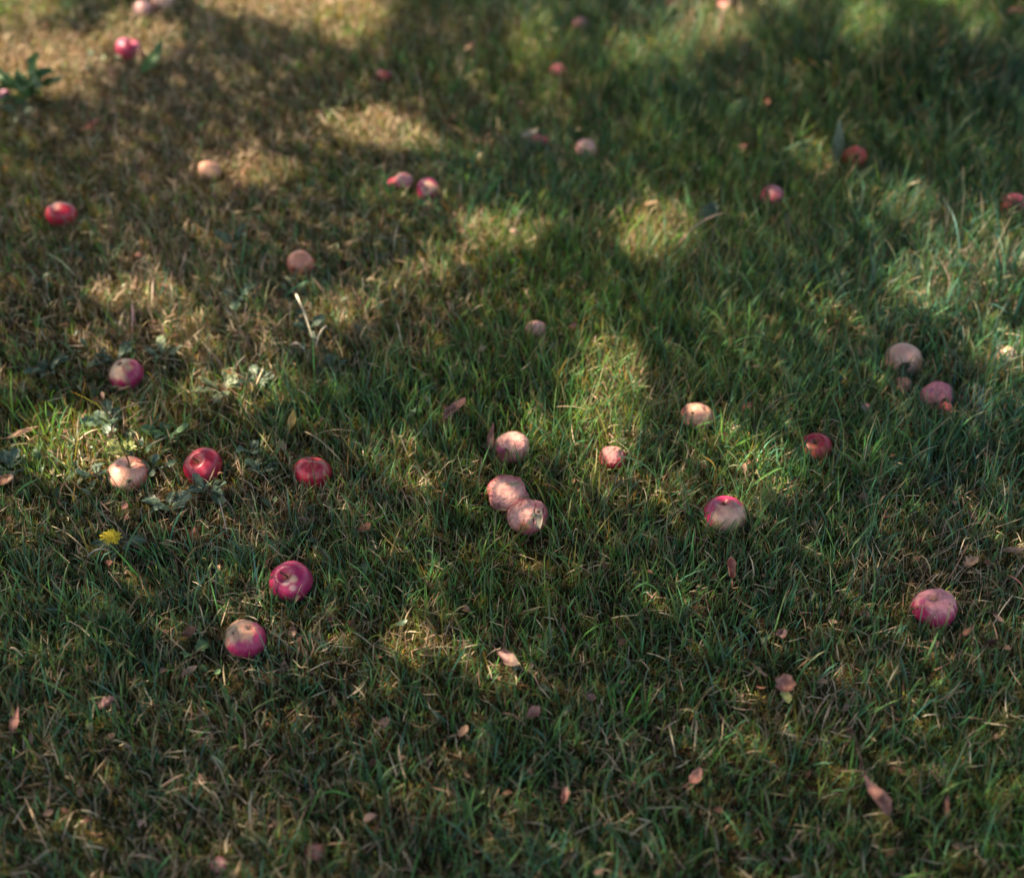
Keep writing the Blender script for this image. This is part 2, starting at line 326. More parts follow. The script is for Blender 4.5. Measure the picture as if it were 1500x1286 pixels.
# middle distance
apple(90,312,46,33,'small red apple with a pale flush on top, near the left edge', RED, (.66,.30,.24), (.1,.85), .95, .15, axis=(.05,.95), axf=False, squash=.78, stem=False)
apple(440,387,42,36,'small orange pink apple alone on the short dry turf', (.62,.16,.12), (.66,.30,.19), (-.1,.5), .6, .6, axis=(.4,.6), axf=False, squash=.9, stem=False, rot=.1)
apple(308,258,34,42,'tan mushy apple half in sun on dry moss', (.34,.18,.12), (.38,.24,.15), (0,.5), .2, .5, axis=(.2,.8), axf=False, rot=.8, stem=False, squash=1.0)
apple(592,267,29,26,'pink red apple touching a smaller magenta piece, in the shade above the lawn centre', PINK, (.62,.25,.28), (0,.5), .4, .5, axis=(.2,.8), stem=False, squash=.9)
apple(627,278,35,31,'magenta apple with a pale spot, just right of the pink one it almost touches', MAG, (.66,.42,.30), (.1,.1), .80, .12, axis=(.1,.1), axf=False, stem=False, squash=.92)
apple(817,109,28,28,'small bright red apple in front of a sunlit green tuft far back', (.56,.05,.06), PINK, (0,.6), .7, .5, axis=(.3,.8), axf=False, stem=False, squash=.95)
apple(789,206,27,19,'small flattened magenta apple half covered by a white leaf', MAG, PINK, (0,.6), .8, .4, axis=(.3,.8), stem=False, squash=.8)
apple(859,220,34,30,'small tan pink apple with a notch in its front, far back in the shade', PINK, (.60,.38,.30), (0,.6), .1, .5, axis=(.3,.8), axf=False, rot=.6, stem=False, squash=.9, dents=[(-.1,-.35,.22,.3,0,.3,(.12,.09,.04))])
apple(1253,232,38,32,'orange red apple whose black core cavity faces the viewer, between pale leaves', (.60,.04,.05), (.62,.14,.11), (0,.2), .9, .5, axis=(.02,-.02), axf=True, rot=.2, stem=False, squash=.92, dents=[(-.02,.02,.30,.28,0,.35,(.012,.008,.006))])
apple(1132,286,38,28,'pink apple tapering to the left, in shaded grass on the right', (.66,.08,.16), (.68,.26,.28), (.1,.6), .75, .5, axis=(-.8,.1), axf=True, stem=False, squash=.84, rot=.1)
apple(1484,303,40,37,'red apple with gnawed underside, cut by the right edge', (.64,.05,.09), PINK, (-.1,.6), .85, .4, axis=(.1,.9), axf=False, stem=False, squash=.92, dents=[(0,-.62,.4,.18,0,.15,(.14,.05,.03))])
apple(188,76,38,38,'dark magenta apple at the edge of the sunlit turf in the top left', (.30,.015,.06), (.5,.12,.2), (0,.8), .75, .3, axis=(.3,.8), stem=.4, squash=.95)
apple(238,6,34,34,'pale cream apple in sun, cut by the top edge', (.62,.22,.24), (.64,.40,.30), (0,.5), 0, .6, axis=(.3,.7), axf=False, stem=False, squash=.9)
apple(210,16,28,26,'small pale pink apple in front of the cream one at the top edge', (.60,.18,.22), (.72,.42,.38), (0,.5), 0, .6, axis=(-.3,.7), axf=False, stem=False, squash=.9)
apple(784,481,34,22,'orange brown apple sunk to its shoulders in the central grass', (.50,.13,.10), (.60,.36,.28), (.1,.6), .3, .5, axis=(-.3,.8), axf=False, stem=False, rot=.5, squash=.8, bury=.016)
apple(1476,530,32,42,'cream half-eaten apple with a brown split, in sun at the right edge', BROWN, (.34,.26,.17), (0,.3), .1, .3, axis=(-.3,.3), axf=False, stem=False, lump=.12, rot=.28, squash=1.0, dents=[(-.1,.2,.10,.42,-30,.22,(.20,.05,.06)), (.5,.5,.16,.16,0,.2,(.3,.10,.05))])
apple(562,112,26,20,'dark wine red apple deep in shade far back', (.16,.015,.02), (.3,.05,.05), (0,.9), .9, .3, axis=(.3,.8), stem=False, squash=.8, rot=.3)
FRAG(576,270,18,17,'small magenta apple piece against the left side of the pink apple', red=MAG, pale=PINK)
FRAG(628,305,16,20,'pale pink core scrap just below the magenta apple', red=(.62,.28,.22), pale=(.68,.42,.30))
FRAG(840,481,14,16,'tiny pale pink scrap right of the sunken orange apple', red=MAUVE, pale=(.62,.38,.36))
FRAG(1384,601,24,24,'torn red pulp hanging out of the mauve rotting apple', red=(.44,.06,.08), pale=MAUVE)
FRAG(1323,561,26,16,'brownish pulp lump in the grass below the bitten peach apple', red=(.34,.16,.12), pale=(.46,.26,.20))
FRAG(1095,597,15,16,'brownish pink scrap right of the flattened tan apple', red=MAUVE, pale=(.50,.28,.22))
FRAG(1268,601,17,20,'violet pink scrap in the grass between the red apple and the mauve one', red=(.36,.10,.20), pale=(.50,.30,.36))
FRAG(321,1270,27,30,'brown pink rotten core at the very bottom edge', red=(.30,.14,.12), pale=(.38,.22,.19))
FRAG(461,1243,28,16,'small tan and orange core piece near the bottom edge', red=(.28,.12,.08), pale=(.32,.21,.15))
FRAG(850,36,26,20,'dusty mauve core piece behind a sunlit blade clump at the top', red=(.30,.14,.16), pale=(.46,.30,.30))
FRAG(986,4,24,14,'pink scrap cut by the top edge, centre right', red=MAUVE, pale=(.54,.32,.32))
FRAG(1062,5,24,12,'orange pink scrap cut by the top edge, right half', red=(.5,.2,.18), pale=(.60,.34,.30))
FRAG(5,142,22,20,'mauve scrap against the large dark rosette at the left edge', red=(.30,.14,.20), pale=(.42,.28,.34))
FRAG(1212,690-443,12,10,'tiny orange scrap below the apple with the black cavity', red=(.5,.2,.1), pale=(.55,.3,.2))

# ------------------------------------------------------------------ leaves
def leaf_mesh(L, W, curl=.5, cup=.3, twist=0., seed=0, nu=15, nv=9, shape=1.0, wav=.05, obov=False):
    t = np.linspace(0, 1, nu)[:, None]*np.ones((1, nv)); s = np.ones((nu, 1))*np.linspace(-1, 1, nv)[None, :]
    wprof = np.sin(np.pi*np.clip(t, 0, 1)**(.75*shape))**.8
    if obov: wprof = (.18+.82*sstep(.05, .6, t))*np.sqrt(np.clip(1-np.clip((t-.62)/.38, 0, 1)**2, 0, 1))
    wprof = np.maximum(wprof, .02)
    edge = 1+wav*1.5*np.sin(t*23+seed)*(np.abs(s) > .8)
    u = s*W/2*wprof*edge
    ang = curl*(t-.3)*1.8
    x = np.cumsum(np.cos(ang)*L/(nu-1), axis=0); z = np.cumsum(np.sin(ang)*L/(nu-1), axis=0)
    cu = cup*(1+.5*np.sin(t*5+seed))
    y = u*np.cos(np.clip(np.abs(s)*cu*1.6, 0, 1.45)); zz = np.abs(u)*np.sin(np.clip(np.abs(s)*cu*1.6, 0, 1.9))
    nz = wav*L*(fbm(t*4+seed, s*1.8+seed*.3, s=seed, o=2)-.5)*2*wprof
    tw = twist*t
    y2 = y*np.cos(tw)-zz*np.sin(tw); z2 = y*np.sin(tw)+zz*np.cos(tw)
    return np.stack([x, y2, z+z2+nz], -1).reshape(-1, 3), grid_faces(nu, nv), t.reshape(-1), s.reshape(-1)
def leaf_col(t, s, c1, c2, seed, vein=.25):
    n = fbm(t*5+seed, s*2.5, s=seed+1, o=4); k = sstep(.35, .65, n)[:, None]
    c = np.array(c1)*(1-k)+np.array(c2)*k
    mid = np.exp(-(s/.10)**2)*vein; sv = (np.sin((t*1.0-np.abs(s)*.22)*55) > .8)*.10
    return np.clip(c*(1+mid+sv)[:, None], .004, .9)
LC = {'tan': ((.36,.24,.17), (.26,.15,.11)), 'pink': ((.40,.20,.17), (.27,.12,.10)), 'brown': ((.22,.11,.08), (.13,.06,.045)),
      'mauve': ((.26,.15,.15), (.15,.08,.08)), 'red': ((.28,.06,.05), (.42,.20,.15)), 'green': ((.09,.19,.07), (.07,.15,.07)),
      'blue': ((.075,.125,.085), (.055,.095,.07)), 'white': ((.46,.40,.32), (.38,.32,.25)), 'yellow': ((.55,.38,.12), (.50,.30,.12)), 'lime': ((.20,.27,.08), (.30,.30,.12)),
      'palegreen': ((.17,.21,.13), (.11,.15,.09))}
def orient(o, head, pitch=0., roll=0.):
    o.rotation_mode = 'XYZ'
    Mx = Matrix.Rotation(head, 4, 'Z') @ Matrix.Rotation(-pitch, 4, 'Y') @ Matrix.Rotation(roll, 4, 'X')
    o.rotation_euler = Mx.to_euler()
def fallen_leaf(px, py, lpx, wpx, ang, c, label, curl=.6, cup=.6, pitch=10, roll=0, h=.028, wav=.05, obov=False, stalk=.35, name='fallen_leaf', cat='leaf', group='fallen leaves in the grass', tip=None):
    """ang: heading of the leaf tip as seen on the photo, degrees counter-clockwise from right"""
    seed = int(px*3+py*5) % 997
    g = at(px, py); gz = float(ground_h(g[0], g[1])); p = at(px, py, gz+h+.008); s = depth(p)/FPX
    a = R(ang); dx = math.cos(a); dy = math.sin(a)/math.sin(PITCH)          # undo the foreshortening
    k = math.hypot(dx, dy); L = lpx*s*k; head = math.atan2(dy, dx)
    W = wpx*s*1.4
    V, F, t, sd = leaf_mesh(L, W, curl, cup*.55, .5*math.sin(seed), seed, wav=wav, obov=obov)
    V[:, 0] -= L*.5; V[:, 2] -= V[:, 2].mean()
    root = empty(name, p, label, cat, group); orient(root, head, R(pitch), R(roll))
    col = leaf_col(t, sd, *LC[c], seed)
    if tip is not None:
        k = sstep(.5, .6, t + .1*np.sin(sd*4))[:, None]; col = col*(1-k)+np.array(tip)*k
    green = c in ('green', 'blue', 'lime', 'palegreen')
    mesh_np('blade', V, [F], col, M_weed if green else M_leafdry, parent=root)
    if stalk:
        tt = np.linspace(0, 1, 6)[:, None]; b0 = V.reshape(15, 9, 3)[0, 4]
        pts = b0 + np.array([-1, .15, .25])*L*stalk*tt + np.array([0, 0, -.1])*L*stalk*tt**2
        V2, F2 = tube(pts, np.linspace(.0009, .0006, 6), 6)
        mesh_np('stalk', V2, F2, np.full((len(V2), 3), np.array(LC[c][1])*.8), M_wood, parent=root)
    FLATS.append((p, max(L*.4, .008), W))
    return root
FL = fallen_leaf
FL(664,600,42,16,38,'pink','long pink-brown leaf lying left of the lone dull pink apple', curl=.2, cup=.7, roll=-20, pitch=8)
FL(742,962,42,20,-38,'mauve','folded mauve leaf just right of the small dry sunlit patch', curl=.3, cup=.9, roll=20, tip=(.42,.28,.22))
FL(1281,1160,56,24,-72,'pink','long pinkish leaf with a thin stalk, at the lower right', curl=.2, cup=.6, h=.038, stalk=.75, pitch=4, obov=True)
FL(1150,1000,24,22,70,'pink','crumpled leaf, pink above, standing on a lime tip near the lower right', curl=1.2, cup=.9, wav=.12)
FL(1151,1020,20,13,-85,'lime','small lime green leaf under the crumpled pink one', curl=.2, cup=.3, h=.03, stalk=0)
FL(1146,928,22,14,-10,'mauve','small crumpled mauve leaf above the lime-tipped one', curl=1.0, cup=1.0, wav=.12)
FL(1114,983,28,7,-55,'tan','narrow rolled tan leaf left of the lime-tipped one', curl=.5, cup=1.2, stalk=.2)
FL(1206,998,15,11,-60,'tan','short tan leaf right of the lime-tipped one')
FL(1072,833,22,17,95,'red','upright red-brown leaf with a pale edge, below the cream-cheeked apple', curl=.3, cup=.9, pitch=35, h=.025)
FL(781,1043,24,16,20,'pink','cupped pink-brown leaf in a dark gap, lower centre', curl=.7, cup=.8)
FL(681,1070,27,14,10,'tan','small tan leaf with an upturned end, left of the cupped pink one', curl=1.3, cup=.5)
FL(564,1057,24,12,-5,'tan','torn tan leaf with a dark hole beside it, lower centre left', curl=.9, cup=.5, wav=.14)
FL(866,1021,17,10,-30,'mauve','tiny mauve brown leaf right of the cupped pink one')
FL(683,1133,17,7,-60,'tan','tiny curled tan leaf deep in the grass, lower centre', cup=1.0)
FL(157,1028,36,17,-8,'mauve','ragged curled mauve leaf at the lower left', curl=.9, cup=.9, wav=.16)
FL(275,983,26,10,20,'tan','pale tan leaf below two round green leaves, left', curl=.3, cup=.8)
FL(278,925,22,16,10,'brown','dark brown leaf in shade, left of the lowest left apple', wav=.1)
FL(534,773,26,19,-10,'brown','purple brown leaf between the left apples and the touching pair', wav=.15, curl=.9)
FL(720,640,28,10,70,'pink','narrow dark pink leaf leaning on the lone dull pink apple', pitch=30, cup=.8)
FL(183,741,22,8,-60,'pink','small pink leaf below the pale peach apple', cup=.7, stalk=.2)
FL(8,702,34,17,-12,'brown','brown folded leaf cut by the left edge', curl=.6, tip=(.50,.32,.24))
FL(30,634,50,10,8,'tan','long tan leaf near the left edge above the brown one', curl=.3, cup=.8)
FL(427,617,22,9,75,'yellow','small yellow leaf left of a long straw', curl=.3, cup=.5, pitch=25)
FL(953,298,22,9,-8,'tan','small pinkish tan leaf above the sunlit tuft, upper right centre', curl=.4)
FL(1021,1134,30,13,30,'pink','bent orange pink leaf at the lower right centre', curl=1.3, cup=.7)
FL(1228,212,44,13,82,'palegreen','tall pale leaf standing left of the apple with the black cavity', curl=.2, cup=.4, pitch=45, h=.04)
FL(1268,252,38,13,10,'green','dark green leaf under the apple with the black cavity', curl=.3, cup=.3)
FL(1172,216,40,12,-48,'blue','blue-grey leaf leaning right, upper right', curl=.4, cup=.4, pitch=20, h=.04)
FL(1078,158,36,20,30,'green','broad light green leaf in shade, top right', curl=.3, cup=.2, pitch=20, h=.035)
FL(1092,214,24,10,-15,'pink','small dull pink leaf between the broad light green and the blue-grey ones', cup=.5)
FL(1038,312,34,20,40,'blue','blue-green leaf in shade left of the tapering pink apple', curl=.5, cup=.3, h=.03)
FL(1124,148,14,9,80,'red','tiny pink-red leaf right of the broad light green one', stalk=0)
FL(775,196,27,13,15,'white','white leaf lying over the flattened magenta apple', curl=.3, cup=.3, h=.045, stalk=0)
FL(690,66,26,10,20,'tan','curled tan leaf with a dark stalk, top centre', curl=.9, cup=.9, stalk=.9)
FL(1485,17,34,14,-20,'pink','pale pink leaf near the top right corner', curl=.4)
FL(1470,31,12,7,-45,'white','tiny white leaf just below the pink one in the top right corner', stalk=0)
FL(222,88,48,15,50,'green','long glossy green leaf right of the dark magenta apple', curl=.4, cup=.4, pitch=20, h=.035)
FL(135,182,24,14,20,'red','red-brown leaf right of the large dark rosette', cup=.5)
FL(788,757,50,9,96,'white','narrow pale curled leaf draped over the split apple of the pair', curl=-1.6, cup=.5, h=.068, stalk=0, pitch=-5)
FL(1423,823,26,18,15,'tan','greyish tan dead leaf above the lowest right apple', wav=.14, curl=.7)
FL(1485,805,38,10,-12,'tan','long tan leaf at the right edge above the lowest right apple', cup=.9)
FL(1418,925,20,9,20,'brown','small brown leaf right of the lowest right apple')
FL(1387,1183,26,10,70,'brown','dark red-brown leaf right of the long pinkish one', cup=.7)
FL(22,1055,26,12,75,'pink','pink-brown leaf near the left edge, low down', cup=.6)
FL(117,1160,24,10,-65,'tan','tan leaf in the blurred lower left corner', cup=.7)
FL(828,1165,20,13,65,'pink','orange-pink leaf deep in grass near the bottom centre', cup=.8, curl=.8)

# ------------------------------------------------------------------ broad-leaved weeds
def rosette(px, py, size, label, n=7, c='blue', name='broadleaf_weed', head0=0., elev=(.05, .6), aspect=.42, group='broad-leaved weed rosettes in the turf', cat='weed'):
    n = n+4 if n > 3 else n; size *= 1.25; elev = (elev[0]+.15, elev[1]+.2)
    seed = int(px+py*3); r = np.random.default_rng(seed)
    g = at(px, py); gz = float(ground_h(g[0], g[1])); p = at(px, py, gz+.012); s = depth(p)/FPX
    root = empty(name, p, label, cat, group)
    for i in range(n):
        L = size*s*r.uniform(.35, .95); W = L*aspect*r.uniform(.85, 1.3)
        V, F, t, sd = leaf_mesh(L, W, r.uniform(-.9, .1), r.uniform(.1, .35), r.uniform(-.4, .4), seed+i, wav=.11, obov=True)
        V[:, 0] += .004
        col = leaf_col(t, sd, *LC[c], seed+i, .6)*r.uniform(.8, 1.25)
        o = mesh_np('leaf', V, [F], col, M_weed, parent=root)
        orient(o, head0+i*2*math.pi/n+r.uniform(-.7, .7), r.uniform(*elev), r.uniform(-.3, .3))
    FLATS.append((p, size*s*.5, -1))
    return root, p, s
rosette(42,150,66,'large dark glossy rosette with upright leaves near the left edge', 15, 'green', elev=(.25,.95), aspect=.35)
rosette(28,172,26,'small pale-edged rosette below the large dark one', 5, 'palegreen', elev=(.2,.8))
rosette(345,362,34,'grey rosette with pale shoots on the dry turf above the orange pink apple', 7, 'blue', elev=(.3,1.1), aspect=.25)
rosette(352,437,28,'blue-grey rosette on dry turf between the orange pink apple and the cream one', 6, 'blue')
rosette(452,488,32,'rosette with bleached upright stalks left of centre', 6, 'blue', elev=(.2,.9), aspect=.3)
rosette(170,530,34,'rosette just behind the cream and magenta apple', 7, 'blue')
rosette(238,525,32,'rosette with pale folded leaves right of the cream and magenta apple', 7, 'palegreen', aspect=.3, elev=(.2,.9))
rosette(72,545,30,'flat rosette in the grass near the left edge', 7, 'blue', aspect=.3)
rosette(325,572,36,'sunlit rosette with silvery leaves above the crimson apple', 8, 'palegreen', aspect=.33)
rosette(378,560,30,'grey-green rosette beside the silvery sunlit one', 6, 'blue')
rosette(160,622,38,'dark rosette above the small sunlit patch on the left', 8, 'blue')
rosette(245,640,32,'rosette in a dark hollow above the row of three apples', 7, 'green')
rosette(185,668,28,'yellow-green sunlit rosette behind the pale peach apple', 6, 'lime', elev=(.2,.8), aspect=.5)
rosette(222,690,26,'rosette wedged right of the pale peach apple', 5, 'blue', elev=(.3,.9))
rosette(140,700,30,'low rosette left of the pale peach apple', 6, 'blue')
rosette(306,724,34,'rosette with broad dull leaves under the crimson apple', 6, 'blue', aspect=.55)
rosette(248,745,34,'rosette with rounded leaves in front of the gap in the apple row', 7, 'blue', aspect=.55)
rosette(370,668,32,'rosette with one tall blue leaf between two of the row apples', 5, 'blue', elev=(.3,1.0), aspect=.5)
rosette(382,692,26,'low rosette left of the yellow-streaked apple', 5, 'blue', aspect=.5)
rosette(490,550,28,'small rosette with a pale stem, centre left', 5, 'blue')
rosette(632,400-95,20,'tiny rosette beneath the core scrap', 4, 'green')
rosette(15,690,36,'blue-green rosette cut by the left edge', 6, 'blue')
rosette(282,962,26,'pair-leaved seedling with rounded dark leaves, left of the lowest left apple', 3, 'green', elev=(.3,1.0), aspect=.6, head0=.8)
rosette(308,990,20,'small dark oval-leaved seedling below the lowest left apple', 3, 'green', elev=(.2,.6), aspect=.65, head0=2.)
rosette(1010,565,16,'tiny pale two-leaved sprout behind the flattened tan apple', 2, 'palegreen', elev=(.9,1.2), aspect=.4, head0=.3)

# the flowering one
froot, fp, fs = rosette(175,806,38,'yellow daisy-like flower on a short stem above grey-green leaves', 8, 'blue', name='flowering_hawkweed', cat='flower', group='wild flowers in the lawn', aspect=.3)
def flower(root, base, px, py, hgt, wpx):
    top = at(px, py, base[2]+hgt)-base; top = np.array(top)
    t = np.linspace(0, 1, 8)[:, None]; pts = top*t*np.array([1, 1, 1]) + np.array([0, 0, .004])*np.sin(t*3)
    V, F = tube(pts, .0009, 7); mesh_np('stem', V, F, np.full((len(V), 3), (.12,.16,.07)), M_wood, parent=root)
    rr = wpx/2*fs; nrm = Vector((.05, -.05, 1.)).normalized(); Q = np.array(nrm.to_track_quat('Z', 'Y').to_matrix())
    V = []; F = []; K = []; n = 0; r = np.random.default_rng(3)
    for ring, (num, ln, el) in enumerate(((24, 1., .04), (20, .84, .16), (15, .62, .30), (9, .36, .5))):
        for i in range(num):
            a = (i+r.uniform(-.3, .3))*2*math.pi/num+ring*.3; L = rr*ln*r.uniform(.75, 1.12); e_ = el+r.uniform(-.1, .1); w_ = rr*.062
            d = np.array([math.cos(a)*math.cos(e_), math.sin(a)*math.cos(e_), math.sin(e_)]); sd = np.array([-math.sin(a), math.cos(a), 0]); up = np.array([0, 0, .0004*ring])
            for (f, ww) in ((.05, .5), (.5, 1.), (.93, 1.05), (1.0, .6)):
                V += [d*L*f-sd*w_*ww+up, d*L*f+sd*w_*ww+up]
            for j in range(3): F.append([n+2*j, n+2*j+1, n+2*j+3, n+2*j+2])
            K += [np.array((.82,.60,.07))*r.uniform(.85, 1.1)]*8; n += 8
    V = np.array(V)@Q.T+top; mesh_np('petal_ring', V, [np.array(F)], np.clip(K, 0, .85), M_petal, smooth=False, parent=root)
    # green cup under the petals
    th = np.linspace(0, 1, 6)[:, None]*np.ones((1, 10)); ph = np.ones((6, 1))*np.linspace(0, 2*np.pi, 10, endpoint=False)
    rc = rr*.30*np.sin(th*1.5)**.7; V = np.stack([rc*np.cos(ph), rc*np.sin(ph), -rr*.55*(1-th)], -1).reshape(-1, 3)@Q.T+top
    mesh_np('sepal_cup', V, [grid_faces(6, 10, True)], np.full((60, 3), (.07,.11,.05)), M_weed, parent=root)
flower(froot, fp, 163, 787, .035, 33)

# ------------------------------------------------------------------ single straws and dead stalks
def stalk(p0, p1, label, r0=.0012, h0=.012, h1=.03, bow=.01, c=(.44,.33,.22), side=.0):
    a = at(p0[0], p0[1], 0); a[2] = float(ground_h(a[0], a[1]))+h0
    a = at(p0[0], p0[1], a[2]); gb = at(p1[0], p1[1], 0); b = at(p1[0], p1[1], float(ground_h(gb[0], gb[1]))+h1)
    t = np.linspace(0, 1, 12)[:, None]; d = b-a; sd = np.cross(d, [0, 0, 1.]); sd /= np.linalg.norm(sd)+1e-9
    pts = d*t + np.array([0, 0, 1.])*bow*np.sin(t*np.pi) + sd*side*np.sin(t*np.pi)
    root = tag(mesh_np('dry_stalk', *[v for v in tube(pts, np.linspace(r0, r0*.55, 12), 6)], col=None, mat=M_wood), label, 'straw', 'dead stalks in the turf')
    me = root.data; at_ = me.attributes.new('tint', 'FLOAT_COLOR', 'POINT'); n = len(me.vertices)
    cc = np.ones((n, 4)); cc[:, :3] = np.array(c)*(1+.25*(np.random.default_rng(int(p0[0])).random((n, 1))-.5)); at_.data.foreach_set('color', cc.astype(np.float32).ravel())
    root.location = [float(v) for v in a]
    return root
stalk((446,632),(500,676),'long pinkish straw right of the small yellow leaf', .0018)
stalk((455,640),(520,632),'thin bent straw crossing the long pinkish one', .0010, c=(.40,.30,.20))
stalk((360,612),(424,700),'thin straw sloping down to the yellow-streaked apple', .0009, c=(.34,.30,.17))
stalk((434,432),(460,502),'bleached upright stalk rising from the centre left rosette', .0020, h0=.06, h1=.02, c=(.60,.52,.42))
stalk((425,506),(446,512),'short bleached stalk lying left of the centre left rosette', .0024, c=(.60,.50,.42))
stalk((478,478),(462,508),'second bleached stalk of the centre left rosette', .0018, h0=.045, c=(.56,.48,.38))
stalk((160,612),(222,588),'tan straw pointing up towards the cream and magenta apple', .0014)
stalk((74,770),(132,812),'curved dead flower stalk left of the yellow flower', .0010, bow=.012, c=(.34,.27,.18))
stalk((128,816),(160,806),'fuzzy grey stalk left of the yellow flower leaves', .0020, c=(.36,.34,.28))
stalk((588,1080),(594,1140),'thin pale straw hanging in the lower centre', .0009, side=.006, c=(.46,.36,.28))
stalk((1390,606),(1412,610),'short orange stalk at the tip of the torn red pulp', .0011, c=(.52,.34,.20))
stalk((734,1045),(770,1062),'brown twig left of the cupped pink leaf', .0012, c=(.30,.16,.12))
stalk((95,908),(140,940),'pale forked straw at the left', .0012, c=(.46,.36,.27))
stalk((14,950),(34,962),'short pale straw at the left edge', .0014, c=(.48,.38,.28))
stalk((36,1166),(70,1248),'long pale straw in the blurred lower left corner', .0013, c=(.40,.28,.20))
stalk((1320,890-300),(1250,560),'greenish dry culm beside the violet scrap', .0008, c=(.30,.30,.16))
stalk((880,610),(812,596),'short tan twig left of the brightest sunlit tuft', .0010, c=(.46,.36,.24))
stalk((1155,1240),(1180,1215),'brown twig near the bottom right', .0013, c=(.36,.22,.15))

# ------------------------------------------------------------------ grass
SX0, SX1, SY0, SY1 = -2.35, 2.35, .7, 4.9
def in_core(x, y, mx=.38, y0=.78, y1=4.55):
    z = y*FWD[1]-CAM_H*FWD[2]
    return (np.abs(x) < z/3+mx) & (y > y0) & (y < y1)
def scatter(den, mx=.38, y0=.78, y1=4.55):
    n = int(den*(SX1-SX0)*(SY1-SY0)); x = rng.uniform(SX0, SX1, n); y = rng.uniform(SY0, SY1, n)
    k = in_core(x, y, mx, y0, y1); return x[k], y[k]
def fringe(den):
    n = int(den*9*8); x = rng.uniform(-4.5, 4.5, n); y = rng.uniform(.0, 8., n)
    k = ~in_core(x, y, .33, .8, 4.5); return x[k], y[k]

def blades(x, y, L, W, az, th0, th1, col, levels=4, sidew=.0, tipcol=None, zoff=0., flat=True):
    n = len(x); lv = np.linspace(0, 1, levels); wp = np.array([1, 1, .95, .85, .7, .5, .0]) if levels == 7 else (np.array([.9, 1, .7, 0]) if levels == 4 else np.array([1, .8, 0]))
    px_, py_, pz = x.copy(), y.copy(), ground_h(x, y)-.002+zoff
    az = az.copy(); tw = rng.uniform(-1.1, 1.1, n); pts = []; sds = []
    for i in range(levels):
        th = th0+(th1-th0)*lv[i]**1.2
        sd = np.stack([-np.sin(az), np.cos(az), np.zeros(n)], -1)
        tn = np.stack([np.sin(th)*np.cos(az), np.sin(th)*np.sin(az), np.cos(th)], -1)
        bn = np.cross(tn, sd); sds.append(sd*np.cos(tw)[:, None]+bn*np.sin(tw)[:, None])
        pts.append(np.stack([px_, py_, pz], -1))
        if i < levels-1:
            s_ = L*(lv[i+1]-lv[i]); px_ = px_+tn[:, 0]*s_; py_ = py_+tn[:, 1]*s_; pz = pz+tn[:, 2]*s_; az = az+sidew*rng.normal(0, 1, n)*.35
    pts = np.stack(pts, 1)
    for (c, r_, sq) in BODIES:                     # blades give way to the apples
        rr = np.array([r_, r_, r_*sq])*1.05+.001
        near = np.where((np.abs(x-c[0]) < r_+.12) & (np.abs(y-c[1]) < r_+.12))[0]
        if len(near) == 0: continue
        q = (pts[near]-c)/rr; dd = np.linalg.norm(q, axis=2)
        ins = dd < 1
        out = q/np.maximum(dd, .05)[..., None]
        q = np.where(ins[..., None], out, q); pts[near] = q*rr+c
    g = ground_h(pts[..., 0], pts[..., 1]); pts[..., 2] = np.where(np.arange(levels)[None, :] > 0, np.maximum(pts[..., 2], g+.0015), pts[..., 2])
    V = []; cols = []
    for i in range(levels):
        cc = col if tipcol is None else col*(1-lv[i]**3)+tipcol*lv[i]**3
        if i < levels-1:
            hw = (W*wp[i]/2)[:, None]*sds[i]; V += [pts[:, i]-hw, pts[:, i]+hw]; cols += [cc, cc]
        else: V += [pts[:, i]]; cols += [cc]
    k = 2*levels-1; V = np.stack(V, 1).reshape(-1, 3); cols = np.stack(cols, 1).reshape(-1, 3)
    b0 = (np.arange(n)*k)[:, None]
    Q = np.concatenate([b0+np.array([[2*i, 2*i+1, 2*i+3, 2*i+2]]) for i in range(levels-2)])
    T = b0+np.array([[2*levels-4, 2*levels-3, 2*levels-2]])
    return V, Q, T, cols
class Acc:
    def __init__(s): s.V = []; s.Q = []; s.T = []; s.C = []; s.n = 0
    def add(s, V, Q, T, Cc):
        s.V.append(V); s.Q.append(Q+s.n); s.T.append(T+s.n); s.C.append(Cc); s.n += len(V)
    def build(s, name, mat):
        print(name, s.n); return mesh_np(name, np.concatenate(s.V), [np.concatenate(s.Q), np.concatenate(s.T)], np.concatenate(s.C), mat, smooth=True)
def pick(P, n, idx=None): return P[rng.integers(0, len(P), n)]
def avoid(x, y, f=.8):
    keep = np.ones(len(x), bool)
    for (c, r_, sq) in BODIES: keep &= np.hypot(x-c[0], y-c[1]) > r_*f
    return keep
def flatten(x, y, L):
    k = np.ones(len(x))
    for (p, r_, w_) in FLATS:
        k = np.where((np.hypot(x-p[0], y-p[1]) < r_*(.9 if w_ > 0 else .8)), .42 if w_ > 0 else .7, k)
    for (c, r_, sq) in BODIES:                     # only short stuff right in front of an apple, seen from anywhere
        d = np.hypot(x-c[0], y-c[1]); k = np.where(d < r_*1.25, np.minimum(k, .8), k)
    return L*k
def colours(x, y, bias=0., jitter=.28):
    n = len(x); d = np.clip(dry_sunlit(x, y)+bias, 0, 1); u = rng.random(n)
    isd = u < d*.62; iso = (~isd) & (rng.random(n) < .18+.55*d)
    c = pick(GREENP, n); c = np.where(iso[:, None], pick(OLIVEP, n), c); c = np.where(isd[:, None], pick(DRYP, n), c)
    hue = vnoise(x*2.3, y*2.3, s=91)[:, None]      # some tufts bluer, some yellower
    c = c*np.where(isd[:, None], 1, np.concatenate([.85+.35*hue, .95+.1*hue, 1.35-.65*hue], 1))
    lu = sstep(1.15, 1.75, lushness(x, y))[:, None]   # lush clumps at the back right: bluer grass, shade darkened into its colour
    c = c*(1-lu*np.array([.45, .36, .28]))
    return c*np.exp(rng.normal(0, jitter, n))[:, None], isd

